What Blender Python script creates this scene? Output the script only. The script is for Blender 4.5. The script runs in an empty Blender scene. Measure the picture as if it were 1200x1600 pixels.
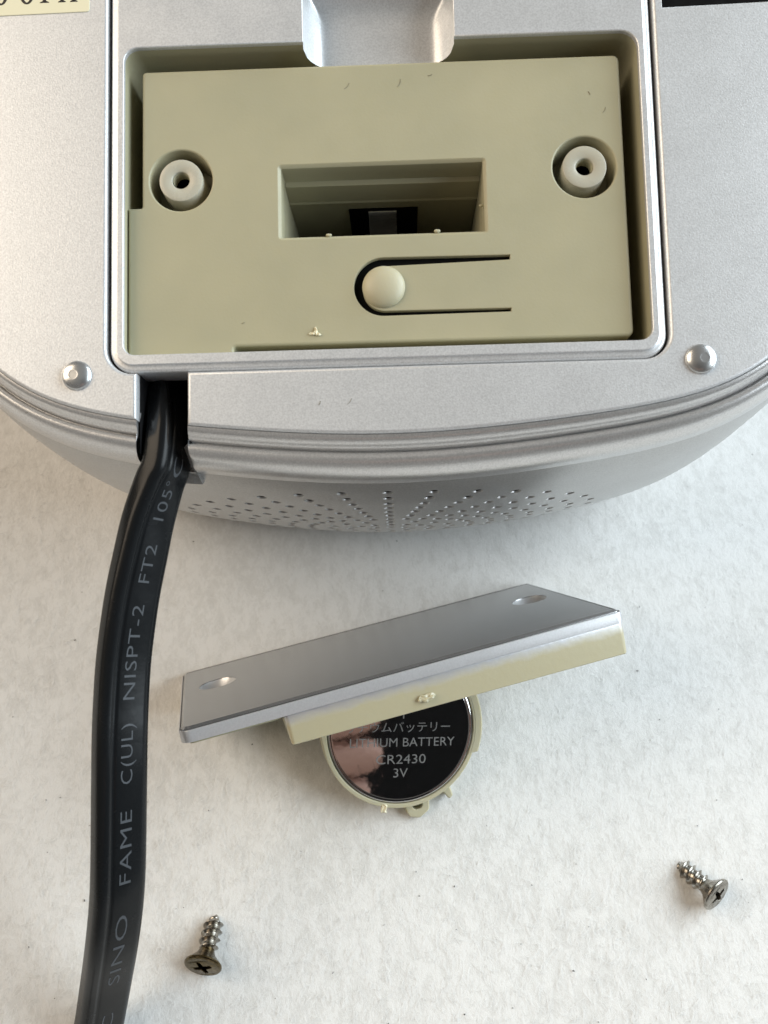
import bpy, bmesh, math, random
import numpy as np
from mathutils import Vector, Matrix, geometry, noise
random.seed(7)
SC = bpy.context.scene
COL = SC.collection
MM = 0.001

# ------------------------------------------------------------------ camera, world, lamps, exposure
F = 1400.0                                   # focal length in pixels of the 1200 x 1600 photograph
def V(*a): return np.array(a, float)
def unit(a): return a / np.linalg.norm(a)
# camera frame: x right, y down, z forward, millimetres. The cloth is the plane z = 177.9 + .0743 x - .532 y
CLOTH_N = unit(V(.0743, -.532, -1.0)); CLOTH_O = V(0, 0, 177.9)
WZ = CLOTH_N
WY = V(0, -1, 0); WY = unit(WY - WZ * (WY @ WZ))
WX = np.cross(WY, WZ)
RW = np.stack([WX, WY, WZ])                  # camera frame -> world
def to_world(p): return RW @ (np.asarray(p, float) - CLOTH_O)          # mm
def dir_world(d): return RW @ np.asarray(d, float)
def pix(px, py, depth): return V((px - 600) / F * depth, (py - 800) / F * depth, depth)
def on_cloth(px, py, h=0.0):                 # point of the cloth (raised by h) seen at a pixel, world mm
    d = V((px - 600) / F, (py - 800) / F, 1)
    t = ((CLOTH_O + CLOTH_N * h) @ CLOTH_N) / (d @ CLOTH_N)
    return to_world(d * t)

cam = bpy.data.cameras.new('camera'); cam_o = bpy.data.objects.new('camera', cam); COL.objects.link(cam_o)
cx, cy, cz = dir_world((1, 0, 0)), dir_world((0, -1, 0)), dir_world((0, 0, -1))
cp = to_world((0, 0, 0)) * MM
cam_o.matrix_world = Matrix([[cx[i], cy[i], cz[i], cp[i]] for i in range(3)] + [[0, 0, 0, 1]])
cam.sensor_fit = 'HORIZONTAL'; cam.sensor_width = 36.0; cam.lens = 36.0 * F / 1200.0
cam.clip_start = 0.005; cam.clip_end = 20.0
cam.dof.use_dof = True; cam.dof.focus_distance = 0.130; cam.dof.aperture_fstop = 50.0
SC.camera = cam_o
SC.render.resolution_x = 768; SC.render.resolution_y = 1024

world = bpy.data.worlds.new('World'); SC.world = world; world.use_nodes = True
bg = world.node_tree.nodes['Background']
bg.inputs['Color'].default_value = (1.0, 0.97, 0.93, 1); bg.inputs['Strength'].default_value = 0.145

def area_light(name, loc, target, sx, sy, power, color):
    l = bpy.data.lights.new(name, 'AREA'); l.shape = 'RECTANGLE'; l.size = sx; l.size_y = sy
    l.energy = power; l.color = color
    o = bpy.data.objects.new(name, l); COL.objects.link(o); o.location = loc
    o.rotation_euler = (Vector(target) - Vector(loc)).to_track_quat('-Z', 'Y').to_euler()
    return o
area_light('window_light', (0.72, 0.12, 0.52), (0, 0.0, 0.03), 1.10, 0.60, 16.0, (0.84, 0.94, 1.0))
area_light('room_light', (-0.85, 0.12, 0.70), (0, 0, 0.0), 0.8, 0.8, 9.6, (1.0, 0.83, 0.64))

SC.view_settings.view_transform = 'Standard'; SC.view_settings.look = 'None'
SC.view_settings.exposure = 0.0; SC.view_settings.gamma = 1.0

# ------------------------------------------------------------------ materials
def new_mat(name):
    m = bpy.data.materials.new(name); m.use_nodes = True
    nt = m.node_tree; return m, nt, nt.nodes['Principled BSDF']
def nd(nt, t, **kw):
    n = nt.nodes.new(t)
    for k, v in kw.items():
        if k in n.inputs: n.inputs[k].default_value = v
        else: setattr(n, k, v)
    return n
def coords(nt): return nd(nt, 'ShaderNodeTexCoord').outputs['Object']
def noise_tex(nt, vec, scale, detail=2.0, rough=.5, dist=0.0):
    n = nd(nt, 'ShaderNodeTexNoise'); n.inputs['Scale'].default_value = scale; n.inputs['Detail'].default_value = detail
    n.inputs['Roughness'].default_value = rough; n.inputs['Distortion'].default_value = dist
    nt.links.new(vec, n.inputs['Vector']); return n.outputs['Fac']
def ramp(nt, fac, stops):
    r = nd(nt, 'ShaderNodeValToRGB'); el = r.color_ramp.elements
    while len(el) < len(stops): el.new(0.5)
    for e, (p, c) in zip(el, stops):
        e.position = p; e.color = c if len(c) == 4 else (*c, 1)
    nt.links.new(fac, r.inputs['Fac']); return r.outputs['Color']
def maprange(nt, fac, a, b, c, d):
    m = nd(nt, 'ShaderNodeMapRange'); 
    for i, v in zip((1, 2, 3, 4), (a, b, c, d)): m.inputs[i].default_value = v
    nt.links.new(fac, m.inputs[0]); return m.outputs[0]
def bump(nt, bsdf, height, dist, strength=1.0, prev=None):
    b = nd(nt, 'ShaderNodeBump'); b.inputs['Strength'].default_value = strength; b.inputs['Distance'].default_value = dist
    nt.links.new(height, b.inputs['Height'])
    if prev is not None: nt.links.new(prev, b.inputs['Normal'])
    nt.links.new(b.outputs['Normal'], bsdf.inputs['Normal']); return b.outputs['Normal']

def silver(name, base, rough, grain, metallic=.75, wear=1.0, flake=.80):
    m, nt, b = new_mat(name); c = coords(nt)
    fl = noise_tex(nt, c, 4200, 2.0, .6)
    lo = noise_tex(nt, c, 160, 3.0, .55)
    col = nd(nt, 'ShaderNodeMix', data_type='RGBA', blend_type='MULTIPLY'); col.inputs['Factor'].default_value = 1
    col.inputs[6].default_value = (*base, 1)
    nt.links.new(ramp(nt, fl, [(.32, (flake, flake, flake)), (.68, (1, 1, 1))]), col.inputs[7])
    nt.links.new(col.outputs[2], b.inputs['Base Color'])
    b.inputs['Metallic'].default_value = metallic
    nt.links.new(maprange(nt, lo, .3, .7, rough - .05 * wear, rough + .06 * wear), b.inputs['Roughness'])
    if grain:
        g = noise_tex(nt, c, 4600, 2.0, .5, .3)
        bump(nt, b, g, grain)
    return m
M_PLATE = silver('silver_plate_paint', (.75, .77, .79), .40, .000024, .45, .45)
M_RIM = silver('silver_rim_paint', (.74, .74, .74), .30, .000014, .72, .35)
M_WALL = silver('silver_wall_shaded', (.58, .58, .575), .34, .000008, .7, .4)  # same paint as the rim, base darkened for the wall's shade
M_FRAME = silver('silver_frame_paint', (.78, .80, .82), .36, .000010, .45)
M_COVER = silver('silver_cover_shaded', (.40, .403, .41), .23, .000002, .82, .15, .95)  # same silver paint, base darkened for the shade on the standing face
M_SKIRT = silver('silver_sprayed_edge_lit', (.60, .61, .63), .34, .000008, .45, .4, .9)  # sprayed edge, base lighter than the face for the light on it

def beige(name, base, rough=.48, trans=0.0):
    m, nt, b = new_mat(name); c = coords(nt)
    lo = noise_tex(nt, c, 90, 3.0, .5); fi = noise_tex(nt, c, 2600, 2.0)
    col = nd(nt, 'ShaderNodeMix', data_type='RGBA', blend_type='MULTIPLY'); col.inputs['Factor'].default_value = 1
    col.inputs[6].default_value = (*base, 1)
    nt.links.new(ramp(nt, lo, [(.3, (.91, .925, .94)), (.7, (1, 1, 1))]), col.inputs[7])
    nt.links.new(col.outputs[2], b.inputs['Base Color'])
    nt.links.new(maprange(nt, noise_tex(nt, c, 260, 5.0, .65), .3, .7, rough - .09, rough + .08), b.inputs['Roughness'])
    b.inputs['Subsurface Weight'].default_value = .12 + trans
    b.inputs['Subsurface Radius'].default_value = (1, .8, .45)
    b.inputs['Subsurface Scale'].default_value = .0012
    bump(nt, b, fi, .000012)
    return m
M_BEIGE = beige('beige_plastic', (.43, .405, .272))
M_BEIGE_PALE = beige('pale_beige_plastic', (.52, .485, .34), .42, .15)
M_BOSS = beige('worn_boss_plastic', (.50, .48, .39), .27)
def flat(name, base, rough=.5, metallic=0.0, spec=.5):
    m, nt, b = new_mat(name); b.inputs['Base Color'].default_value = (*base, 1)
    b.inputs['Roughness'].default_value = rough; b.inputs['Metallic'].default_value = metallic
    b.inputs['Specular IOR Level'].default_value = spec
    c = coords(nt); n = noise_tex(nt, c, 700, 3); nt.links.new(maprange(nt, n, .3, .7, rough * .88, min(1, rough * 1.12)), b.inputs['Roughness'])
    return m
M_BLACK = flat('well_black', (.008, .008, .009), .55)
M_DARK = flat('dark_interior', (.004, .004, .004), .9, 0, .1)  # near black that stands in for shade inside openings
M_STEEL = flat('contact_steel', (.66, .65, .63), .24, .8)
M_FOOT = flat('foot_metal', (.62, .63, .63), .30, .9)
M_LABEL = flat('cream_label', (.80, .76, .55), .55)
M_INK = flat('label_ink', (.012, .011, .010), .5)
M_PRINT = flat('cord_print', (.058, .065, .074), .6)
M_ETCH = flat('etched_steel', (.27, .27, .265), .5, .5)
M_CRUMB = flat('crumb_plastic', (.82, .76, .55), .5)

def cord_mat():
    m, nt, b = new_mat('cord_jacket'); c = coords(nt)
    b.inputs['Base Color'].default_value = (.008, .009, .010, 1)
    lo = noise_tex(nt, c, 140, 4.0, .6)
    nt.links.new(maprange(nt, lo, .3, .75, .21, .31), b.inputs['Roughness'])
    b.inputs['Specular IOR Level'].default_value = .19
    bump(nt, b, noise_tex(nt, c, 900, 3.0), .000015)
    return m
M_CORD = cord_mat()

def battery_mat():
    m, nt, b = new_mat('battery_steel'); c = coords(nt)
    b.inputs['Metallic'].default_value = 1.0; b.inputs['Base Color'].default_value = (.66, .65, .63, 1)
    sm = noise_tex(nt, c, 330, 6.0, .65, 1.2)
    nt.links.new(ramp(nt, sm, [(.52, (.03, .03, .03)), (.64, (.06, .06, .06)), (.78, (.22, .22, .22))]), b.inputs['Roughness'])
    bump(nt, b, noise_tex(nt, c, 220, 3.0), .000012)
    return m
M_BATT = battery_mat()

def screw_mat(name, base, tarnish):
    m, nt, b = new_mat(name); c = coords(nt); b.inputs['Metallic'].default_value = 1.0
    n = noise_tex(nt, c, 900, 4.0, .6)
    nt.links.new(ramp(nt, n, [(.35, tarnish), (.65, base)]), b.inputs['Base Color'])
    nt.links.new(maprange(nt, n, .3, .7, .34, .18), b.inputs['Roughness'])
    bump(nt, b, n, .00002)
    return m
M_SCREW = screw_mat('screw_nickel', (.46, .44, .40), (.22, .20, .17))
M_SCREW_HEAD = screw_mat('screw_head_nickel', (.40, .38, .34), (.20, .18, .15))
M_SCREW_BRONZE = screw_mat('screw_head_bronze', (.17, .13, .07), (.08, .06, .03))

def cloth_mat():
    m, nt, b = new_mat('white_cloth'); c = coords(nt)
    mp = nd(nt, 'ShaderNodeMapping'); nt.links.new(c, mp.inputs['Vector'])
    mp.inputs['Rotation'].default_value = (0, 0, .45); mp.inputs['Scale'].default_value = (1.5, .8, 1)
    v = mp.outputs['Vector']
    a = noise_tex(nt, v, 300, 9.0, .72, .35)
    f = noise_tex(nt, v, 1300, 5.0, .75, .6)
    g = noise_tex(nt, c, 45, 4.0, .55)
    s1 = nd(nt, 'ShaderNodeMath', operation='MULTIPLY_ADD'); s1.inputs[1].default_value = .55
    nt.links.new(f, s1.inputs[0]); nt.links.new(a, s1.inputs[2])
    s2 = nd(nt, 'ShaderNodeMath', operation='MULTIPLY_ADD'); s2.inputs[1].default_value = .35
    nt.links.new(g, s2.inputs[0]); nt.links.new(s1.outputs[0], s2.inputs[2])
    nt.links.new(ramp(nt, s2.outputs[0], [(.62, (.575, .570, .552)), (.90, (.655, .651, .633)), (1.02, (.71, .707, .692))]), b.inputs['Base Color'])
    b.inputs['Roughness'].default_value = .95; b.inputs['Specular IOR Level'].default_value = .15
    p = bump(nt, b, a, .00024, .38); bump(nt, b, f, .00014, .6, p)
    return m
M_CLOTH = cloth_mat()

# ------------------------------------------------------------------ mesh helpers (all sizes in millimetres)
def tag(o, label=None, cat=None, group=None, kind=None):
    for k, v in (('label', label), ('category', cat), ('group', group), ('kind', kind)):
        if v: o[k] = v
    return o
def mesh_obj(name, verts, faces, mat, parent=None, sharp=35.0, smooth=True, shift=None, fmat=None):
    v = np.asarray(verts, float)
    if shift is not None: v = v + np.asarray(shift, float)
    me = bpy.data.meshes.new(name); me.from_pydata((v * MM).tolist(), [], [list(f) for f in faces])
    mats = mat if isinstance(mat, (list, tuple)) else [mat]
    for m in mats: me.materials.append(m)
    if fmat is not None:
        for p, k in zip(me.polygons, fmat): p.material_index = k
    me.update()
    if smooth:
        me.polygons.foreach_set('use_smooth', [True] * len(me.polygons))
        me.set_sharp_from_angle(angle=math.radians(sharp))
    o = bpy.data.objects.new(name, me); COL.objects.link(o)
    if parent is not None: o.parent = parent
    return o
class Mesh:
    """collects vertices and faces of one part, in mm"""
    def __init__(s): s.v = []; s.f = []; s.m = []
    def add(s, verts, faces, mi=0):
        b = len(s.v); s.v += [tuple(map(float, p)) for p in verts]
        s.f += [tuple(b + i for i in f) for f in faces]; s.m += [mi] * len(faces)
    def obj(s, name, mat, parent=None, **kw): return mesh_obj(name, s.v, s.f, mat, parent, fmat=s.m, **kw)

def area2(l): return sum(a[0] * b[1] - b[0] * a[1] for a, b in zip(l, l[1:] + l[:1]))
def ccw(l): l = [tuple(p) for p in l]; return l if area2(l) > 0 else l[::-1]
def cw(l): return ccw(l)[::-1]
def offs(loop, d):
    """shift a loop to its left side by d"""
    n = len(loop); out = []
    for i in range(n):
        a, b, c = Vector(loop[i - 1]), Vector(loop[i]), Vector(loop[(i + 1) % n])
        d1 = (b - a).normalized(); d2 = (c - b).normalized()
        n1 = Vector((-d1.y, d1.x)); n2 = Vector((-d2.y, d2.x)); q = 1 + n1.dot(n2)
        m = (n1 + n2) / max(q, .35)
        out.append((b.x + m.x * d, b.y + m.y * d))
    return out
def rpoly(pts, seg=6):
    """polygon with rounded corners: (x, y, r)"""
    out = []; n = len(pts)
    for i in range(n):
        p = Vector(pts[i][:2]); r = pts[i][2] if len(pts[i]) > 2 else 0
        if r <= 0: out.append(tuple(p)); continue
        a = (Vector(pts[i - 1][:2]) - p).normalized(); b = (Vector(pts[(i + 1) % n][:2]) - p).normalized()
        half = a.angle(b) / 2; t = r / math.tan(half); c = p + (a + b).normalized() * (r / math.sin(half))
        s, e = p + a * t - c, p + b * t - c
        a0 = math.atan2(s.y, s.x); d = (math.atan2(e.y, e.x) - a0 + math.pi) % (2 * math.pi) - math.pi
        for k in range(seg + 1):
            w = a0 + d * k / seg; out.append((c.x + r * math.cos(w), c.y + r * math.sin(w)))
    return out
def circle(x, y, r, n=40, ry=None): return [(x + r * math.cos(2 * math.pi * k / n), y + (ry or r) * math.sin(2 * math.pi * k / n)) for k in range(n)]
def round_edge(e, z1, z0, seg=4): return [(e * (1 - math.sin(k / seg * math.pi / 2)), z1 - e * (1 - math.cos(k / seg * math.pi / 2))) for k in range(seg + 1)] + [(0, z0)]
def tess(loops, z):
    flat_ = [p for l in loops for p in l]
    tris = geometry.tessellate_polygon([[Vector((x, y, 0)) for x, y in l] for l in loops])
    out = []
    for t in tris:
        a, b, c = (flat_[i] for i in t)
        s = (b[0] - a[0]) * (c[1] - a[1]) - (b[1] - a[1]) * (c[0] - a[0])
        if abs(s) > 1e-9: out.append(t if s > 0 else t[::-1])
    return [(x, y, z) for x, y in flat_], out
def slab(M, outer, holes, prof, hole_profs=None, bottom=False, mi=0):
    """flat plate seen from +z; prof: (inset, z) from the top face down, for the outer edge and each hole"""
    loops = [ccw(outer)] + [cw(h) for h in holes]
    profs = [prof] + (hole_profs or [prof] * len(holes))
    tops, bots = [], []
    for l, pr in zip(loops, profs):
        rings = [offs(l, i) for i, z in pr]; n = len(l)
        v = [(x, y, z) for r, (i, z) in zip(rings, pr) for x, y in r]; f = []
        for k in range(len(pr) - 1):
            for i in range(n):
                j = (i + 1) % n; f.append((k * n + i, (k + 1) * n + i, (k + 1) * n + j, k * n + j))
        M.add(v, f, mi); tops.append(rings[0]); bots.append(rings[-1])
    v, f = tess(tops, prof[0][1]); M.add(v, f, mi)
    if bottom:
        v, f = tess(bots, prof[-1][1]); M.add(v, [t[::-1] for t in f], mi)
def sweep(M, rings, closed=True, mi=0, skip=None, flip=False):
    n = len(rings[0]); v = [p for r in rings for p in r]; f = []
    for k in range(len(rings) - 1):
        for i in range(n if closed else n - 1):
            if skip and skip(k, i): continue
            j = (i + 1) % n; q = (k * n + i, (k + 1) * n + i, (k + 1) * n + j, k * n + j)
            f.append(q[::-1] if flip else q)
    M.add(v, f, mi)
def lathe(M, prof, n=40, c=(0, 0), mi=0):
    """surface of revolution about z; prof from the top centre downwards: (r, z)"""
    rings = [[(c[0] + r * math.cos(2 * math.pi * i / n), c[1] + r * math.sin(2 * math.pi * i / n), z) for i in range(n)] for r, z in prof if r > 1e-6]
    sweep(M, rings, True, mi)
    if prof[0][0] <= 1e-6:
        M.add([(c[0], c[1], prof[0][1])] + rings[0], [(0, i + 1, (i + 1) % n + 1) for i in range(n)], mi)
    if prof[-1][0] <= 1e-6:
        M.add([(c[0], c[1], prof[-1][1])] + rings[-1], [(0, (i + 1) % n + 1, i + 1) for i in range(n)], mi)
def box(M, a, b, mi=0):
    (x0, y0, z0), (x1, y1, z1) = a, b
    v = [(x, y, z) for z in (z0, z1) for y in (y0, y1) for x in (x0, x1)]
    M.add(v, [(0, 2, 3, 1), (4, 5, 7, 6), (0, 1, 5, 4), (2, 6, 7, 3), (0, 4, 6, 2), (1, 3, 7, 5)], mi)
def text_mesh(body, size=1.0, space=1.0, thick=0.0):
    cu = bpy.data.curves.new('lettering', 'FONT'); cu.body = body; cu.size = size; cu.space_character = space
    cu.offset = thick; cu.resolution_u = 3
    o = bpy.data.objects.new('lettering', cu); COL.objects.link(o)
    bpy.context.view_layer.update()
    me = o.evaluated_get(bpy.context.evaluated_depsgraph_get()).to_mesh()
    v = [tuple(p.co) for p in me.vertices]; f = [tuple(p.vertices) for p in me.polygons]
    bpy.data.objects.remove(o); bpy.data.curves.remove(cu)
    return np.array(v) if v else np.zeros((0, 3)), f
def frame_matrix(x, y, z, o):
    return Matrix([[x[i], y[i], z[i], o[i]] for i in range(3)] + [[0, 0, 0, 1]])

# ------------------------------------------------------------------ the cloth
def build_cloth():
    n = 150; s = 420.0; v = []; f = []
    for j in range(n + 1):
        for i in range(n + 1):
            x, y = (i / n - .5) * 2 * s, (j / n - .5) * 2 * s
            z = .22 * noise.noise((x * .03, y * .03, 1.3)) + .10 * noise.noise((x * .11, y * .11, 4.1)) - .2
            v.append((x, y, z))
    for j in range(n):
        for i in range(n):
            a = j * (n + 1) + i; f.append((a, a + 1, a + n + 2, a + n + 1))
    o = mesh_obj('tablecloth', v, f, M_CLOTH)
    tag(o, 'soft white mottled cloth that everything lies on', None, None, 'structure')
build_cloth()

# ------------------------------------------------------------------ the radio body, lying bottom up
DX = V(.99946651, -.02607577, -.01966614); DYD = V(.02412694, .9953224, -.0935479); DN = V(.02201349, .09302351, .99542053)
DO = V(-.654272, -62.6755, 118.6993)          # top middle of the battery bay opening, in the camera frame
def loc_of(px, py, z=0.0):                    # pixel -> point of the device plane z (x right, y towards the back, z up)
    d = V((px - 600) / F, (py - 800) / F, 1); t = (DO @ DN - z) / (d @ DN); p = d * t - DO
    return (float(p @ DX), float(-(p @ DYD)))
Q_N = V(DX @ CLOTH_N, -(DYD @ CLOTH_N), -(DN @ CLOTH_N)); Q_D = (DO - CLOTH_O) @ CLOTH_N
def cloth_z(x, y): return -(Q_D + Q_N[0] * x + Q_N[1] * y) / Q_N[2]
base = V(0, -25, cloth_z(0, -25))
dev_x, dev_y, dev_z = dir_world(DX), dir_world(-DYD), dir_world(-DN)
def dev_world(p): return to_world(DO + DX * p[0] - DYD * p[1] - DN * p[2])
radio = bpy.data.objects.new('radio', None); COL.objects.link(radio)
radio.matrix_world = frame_matrix(dev_x, dev_y, dev_z, dev_world(base) * MM); radio.empty_display_size = .01
tag(radio, 'silver radio body lying upside down with its beige battery bay open', 'radio')
SH = -base
def dpart(M, name, mat, parent=radio, **kw): return M.obj(name, mat, parent, shift=SH, **kw)

def front_y(x): return -52.9 + 3.336e-3 * x**2 - 1.397e-6 * x**4 + .63e-9 * x**6
NOTCH = (-32.3, -25.7)
xs = sorted(set([round(-56 + 1.4 * k, 3) for k in range(81)] + list(NOTCH) + [-33.1, -24.9]))
OUT = [(x, front_y(x)) for x in xs]                                   # counter-clockwise, front edge first
OUT += [(57.6, -33.5), (58.8, -29), (59.2, -24), (59.2, -10), (59.2, 4), (59.2, 16)]
OUT += [(47.2 + 12 * math.cos(a), 18 + 12 * math.sin(a)) for a in np.linspace(0.1, math.pi / 2, 7)]
OUT += [(30, 30), (0, 30), (-30, 30)]
OUT += [(-47.2 + 12 * math.cos(a), 18 + 12 * math.sin(a)) for a in np.linspace(math.pi / 2, math.pi - .1, 7)]
OUT += [(-59.2, 16), (-59.2, 4), (-59.2, -10), (-59.2, -24), (-58.8, -29), (-57.6, -33.5)]
NRM = [Vector(b) - Vector(a) for a, b in zip(OUT, offs(OUT, -1.0))]   # outward
def narrow(x): return 1 - .25 * min(1.0, (x / 50) ** 2)
def ring(o, z): return [(p[0] + n.x * o * narrow(p[0]), p[1] + n.y * o * narrow(p[0]), z) for p, n in zip(OUT, NRM)]
iL, iR = xs.index(NOTCH[0]), xs.index(NOTCH[1])
def in_notch(i): return iL <= i < iR

# base plate: front outline, cable notch that opens into the panel opening, vent opening
def build_plate():
    hole = rpoly([(-36.2, -44.2, 3.4), (36.2, -44.2, 3.4), (36.2, 16, 2), (-36.2, 16, 2)], 8)   # ccw
    hole = hole[::-1]                                                 # cw
    # start the hole walk on its bottom edge left of the notch
    k0 = max(range(len(hole)), key=lambda k: (hole[k][1] < -44.19) * (100 - hole[k][0]))   # left end of the bottom edge
    walk = [hole[(k0 + k) % len(hole)] for k in range(len(hole))]
    poly = [OUT[(iR + k) % len(OUT)] for k in range(len(OUT) - (iR - iL) + 1)]
    poly += [(NOTCH[0], -44.2)] + walk + [(NOTCH[1], -44.2)]
    vent = [(37.45, 2.95), (56, 3.35), (56, 14), (37.45, 13.6)]
    M = Mesh(); slab(M, poly, [vent], round_edge(.42, 0, -1.6), [round_edge(.1, 0, -1.6, 2)])
    dpart(M, 'base_plate', M_PLATE)
    M = Mesh(); box(M, (37.0, 2.4, -4), (57, 15, -1.65)); dpart(M, 'vent_insert', M_DARK)
build_plate()

WALL_PTS = [(6.4, 0), (9, .75), (15, 1.9), (25, 3.1), (33, 3.75), (40, 4.0), (52, 3.3), (63, 1.9), (80, -3), (105, -12), (140, -26)]
def bulge(z): return float(np.interp(-z, *zip(*WALL_PTS)))
def xnorm(x):
    h = .05; s = (front_y(x + h) - front_y(x - h)) / (2 * h); l = math.hypot(1, s); return (s / l, -1 / l)
def wall_pt(x, z, extra=0.0):                # point of the front wall that belongs to outline position x
    nx, ny = xnorm(x); o = (5.6 + bulge(z) + extra) * narrow(x)
    return (x + nx * o, front_y(x) + ny * o, z)

def build_housing():
    prof = [(-.6, -1.7), (.03, -1.2), (.08, -.30), (.45, -.34), (.85, -.55), (1.15, -.95), (1.35, -1.15), (1.65, -1.35), (1.9, -1.8), (2.0, -2.6), (2.12, -2.6),
            (2.2, -1.9), (2.5, -1.55), (2.95, -1.45), (3.6, -1.7), (4.3, -2.3), (4.9, -3.05), (5.3, -3.9), (5.45, -4.6), (5.5, -5.2), (5.6, -5.7), (5.6, -6.4)]
    M = Mesh()
    rings = [ring(o, z) for o, z in prof]
    # the notch through the rim widens downwards on its right side
    for k, (o, z) in enumerate(prof):
        t = max(0, min(1, (o - 2.1) / 3.5))
        x, y, zz = rings[k][iR]; rings[k][iR] = (x + .9 * t ** 2, y, zz)
    sweep(M, rings, True, 0, lambda k, i: in_notch(i))
    # cheeks of the notch, folding inwards into the body
    for i, sgn in ((iL, 1), (iR, -1)):
        a = [r[i] for r in rings]; b = [(p[0], -49.0, p[2] - .3) for p in a]
        n = len(a); f = [(k, k + 1, n + k + 1, n + k) for k in range(n - 1)]
        M.add(a + b, f if sgn > 0 else [q[::-1] for q in f])
    # sloping floor of the notch, level with the top of the wall
    q = [rings[-1][iL], rings[-1][iR]]; M.add([q[0], q[1], (q[1][0], -54.6, -7.6), (q[0][0], -54.6, -7.6)], [(0, 1, 2, 3)])
    fl = [(*loc_of(x, y, z), z) for x, y, z in ((298, 688, -3.3), (306, 735, -6.0), (317, 757, -7.6), (284, 755, -7.8), (282, 705, -5.2))]
    M.add(fl + [(p[0], p[1] + .6, p[2] - 1.2) for p in fl], [(0, 4, 3, 2, 1), (1, 2, 7, 6), (0, 1, 6, 5), (2, 3, 8, 7)])
    # side and back walls (everything but the front, which carries the speaker holes)
    i0, i1 = xs.index(-51.8), xs.index(51.8)
    cols = list(range(i1, len(OUT))) + list(range(0, i0 + 1))
    zs = np.linspace(0, 1, 26)
    rows = []
    for t in zs:
        row = []
        for i in cols:
            p, n = OUT[i], NRM[i]; zc = -60.
            for _ in range(12):
                o = (5.6 + bulge(zc)) * narrow(p[0]); zc = cloth_z(p[0] + n.x * o, p[1] + n.y * o) - .3
            z = -6.4 + (zc + 6.4) * t; o = (5.6 + bulge(z)) * narrow(p[0])
            row.append((p[0] + n.x * o, p[1] + n.y * o, z))
        rows.append(row)
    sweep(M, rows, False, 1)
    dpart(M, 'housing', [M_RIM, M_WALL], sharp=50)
    # front wall with the speaker holes
    lo = []
    for x in np.linspace(-51.8, 51.8, 75):
        zc = -60.
        for _ in range(12):
            p = wall_pt(x, zc); zc = cloth_z(p[0], p[1]) - .3
        lo.append((x, zc))
    zlow = lambda x: float(np.interp(x, [a for a, b in lo], [b for a, b in lo]))
    holes = []
    for k, cnt in ((1, 8), (2, 16), (3, 16)) + tuple((k, 32) for k in range(4, 11)):
        for s in range(cnt):
            a = 2 * math.pi * s / cnt; hx, hz = -.45 + 3.14 * k * math.sin(a), -36.6 + 2.68 * k * math.cos(a)
            if hz > -60: holes.append((hx, hz))
    r = .74; NH = 12
    pts, edges = [], []
    for hx, hz in holes:
        b = len(pts); pts += [Vector((hx + r * math.cos(2 * math.pi * k / NH), hz + r * math.sin(2 * math.pi * k / NH))) for k in range(NH)]
        edges += [(b + k, b + (k + 1) % NH) for k in range(NH)]
    H = np.array(holes)
    for x in np.linspace(-51.8, 51.8, 75):
        for t in np.linspace(0, 1, 25):
            z = -6.4 + (zlow(x) + 6.4) * t
            if ((H[:, 0] - x) ** 2 + (H[:, 1] - z) ** 2).min() > (r + .3) ** 2: pts.append(Vector((x, z)))
    v2, e2, f2, *_ = geometry.delaunay_2d_cdt(pts, edges, [], 0, 1e-5)
    tri = []
    for f in f2:
        c = sum((v2[i] for i in f), Vector((0, 0))) / len(f)
        if ((H[:, 0] - c.x) ** 2 + (H[:, 1] - c.y) ** 2).min() > (r * .93) ** 2: tri.append(tuple(f))
    W = Mesh(); W.add([wall_pt(p.x, p.y) for p in v2], tri)
    for hx, hz in holes:                      # the bores
        a = [(hx + r * math.cos(2 * math.pi * k / NH), hz + r * math.sin(2 * math.pi * k / NH)) for k in range(NH)]
        rg = [[wall_pt(hx + (x - hx) * q, hz + (z - hz) * q, -dd) for x, z in a] for q, dd in ((1, 0), (.95, .07), (.92, .28), (.86, 1.3))]
        sweep(W, rg[:3], True, 0); sweep(W, rg[2:], True, 1)  # inner part of each bore coloured near black for its shade
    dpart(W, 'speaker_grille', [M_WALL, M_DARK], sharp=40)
    B = Mesh()                                # dark sheet behind the grille, in place of the shaded inside
    gx = np.linspace(-36, 36, 30); gz = np.linspace(-7.5, -58, 12)
    sweep(B, [[wall_pt(x, z, -1.5) for x in gx] for z in gz], False, 0)
    dpart(B, 'grille_shade_backing', M_DARK)
build_housing()

def build_cable_well():
    M = Mesh(); x0, x1 = NOTCH[0] + .02, NOTCH[1] - .02
    y0, y1, z0, z1 = -54.4, -43.2, -12.0, -1.7
    # walls of the well seen from inside
    v = [(x0, y0, z1), (x0, y1, z1), (x1, y1, z1), (x1, y0, z1), (x0, y0, z0), (x0, y1, z0), (x1, y1, z0), (x1, y0, z0)]
    M.add(v, [(0, 1, 5, 4), (1, 2, 6, 5), (2, 3, 7, 6), (4, 5, 6, 7), (3, 0, 4, 7)][:4])
    dpart(M, 'cable_well', M_BLACK, smooth=False)  # black lining added so the cord slot looks dark inside
build_cable_well()

def build_foot(x, y, rot):
    M = Mesh(); R = 1.95; H = .85
    prof = [(0, .80), (.50, .80), (.60, .815)]
    prof += [(R * math.sin(a), H * math.cos(a) ** .9) for a in np.linspace(.38, math.pi / 2 - .02, 14)] + [(R + .02, -.05)]
    lathe(M, prof, 44, (x, y))
    M.v = [(p[0] + rot[0] * max(0, p[2] / H) ** 2, p[1] + rot[1] * max(0, p[2] / H) ** 2, p[2]) for p in M.v]
    dpart(M, 'foot', M_FOOT, sharp=28)
build_foot(-39.98, -44.29, (-.22, -.02)); build_foot(39.82, -44.5, (.28, .02))

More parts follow.
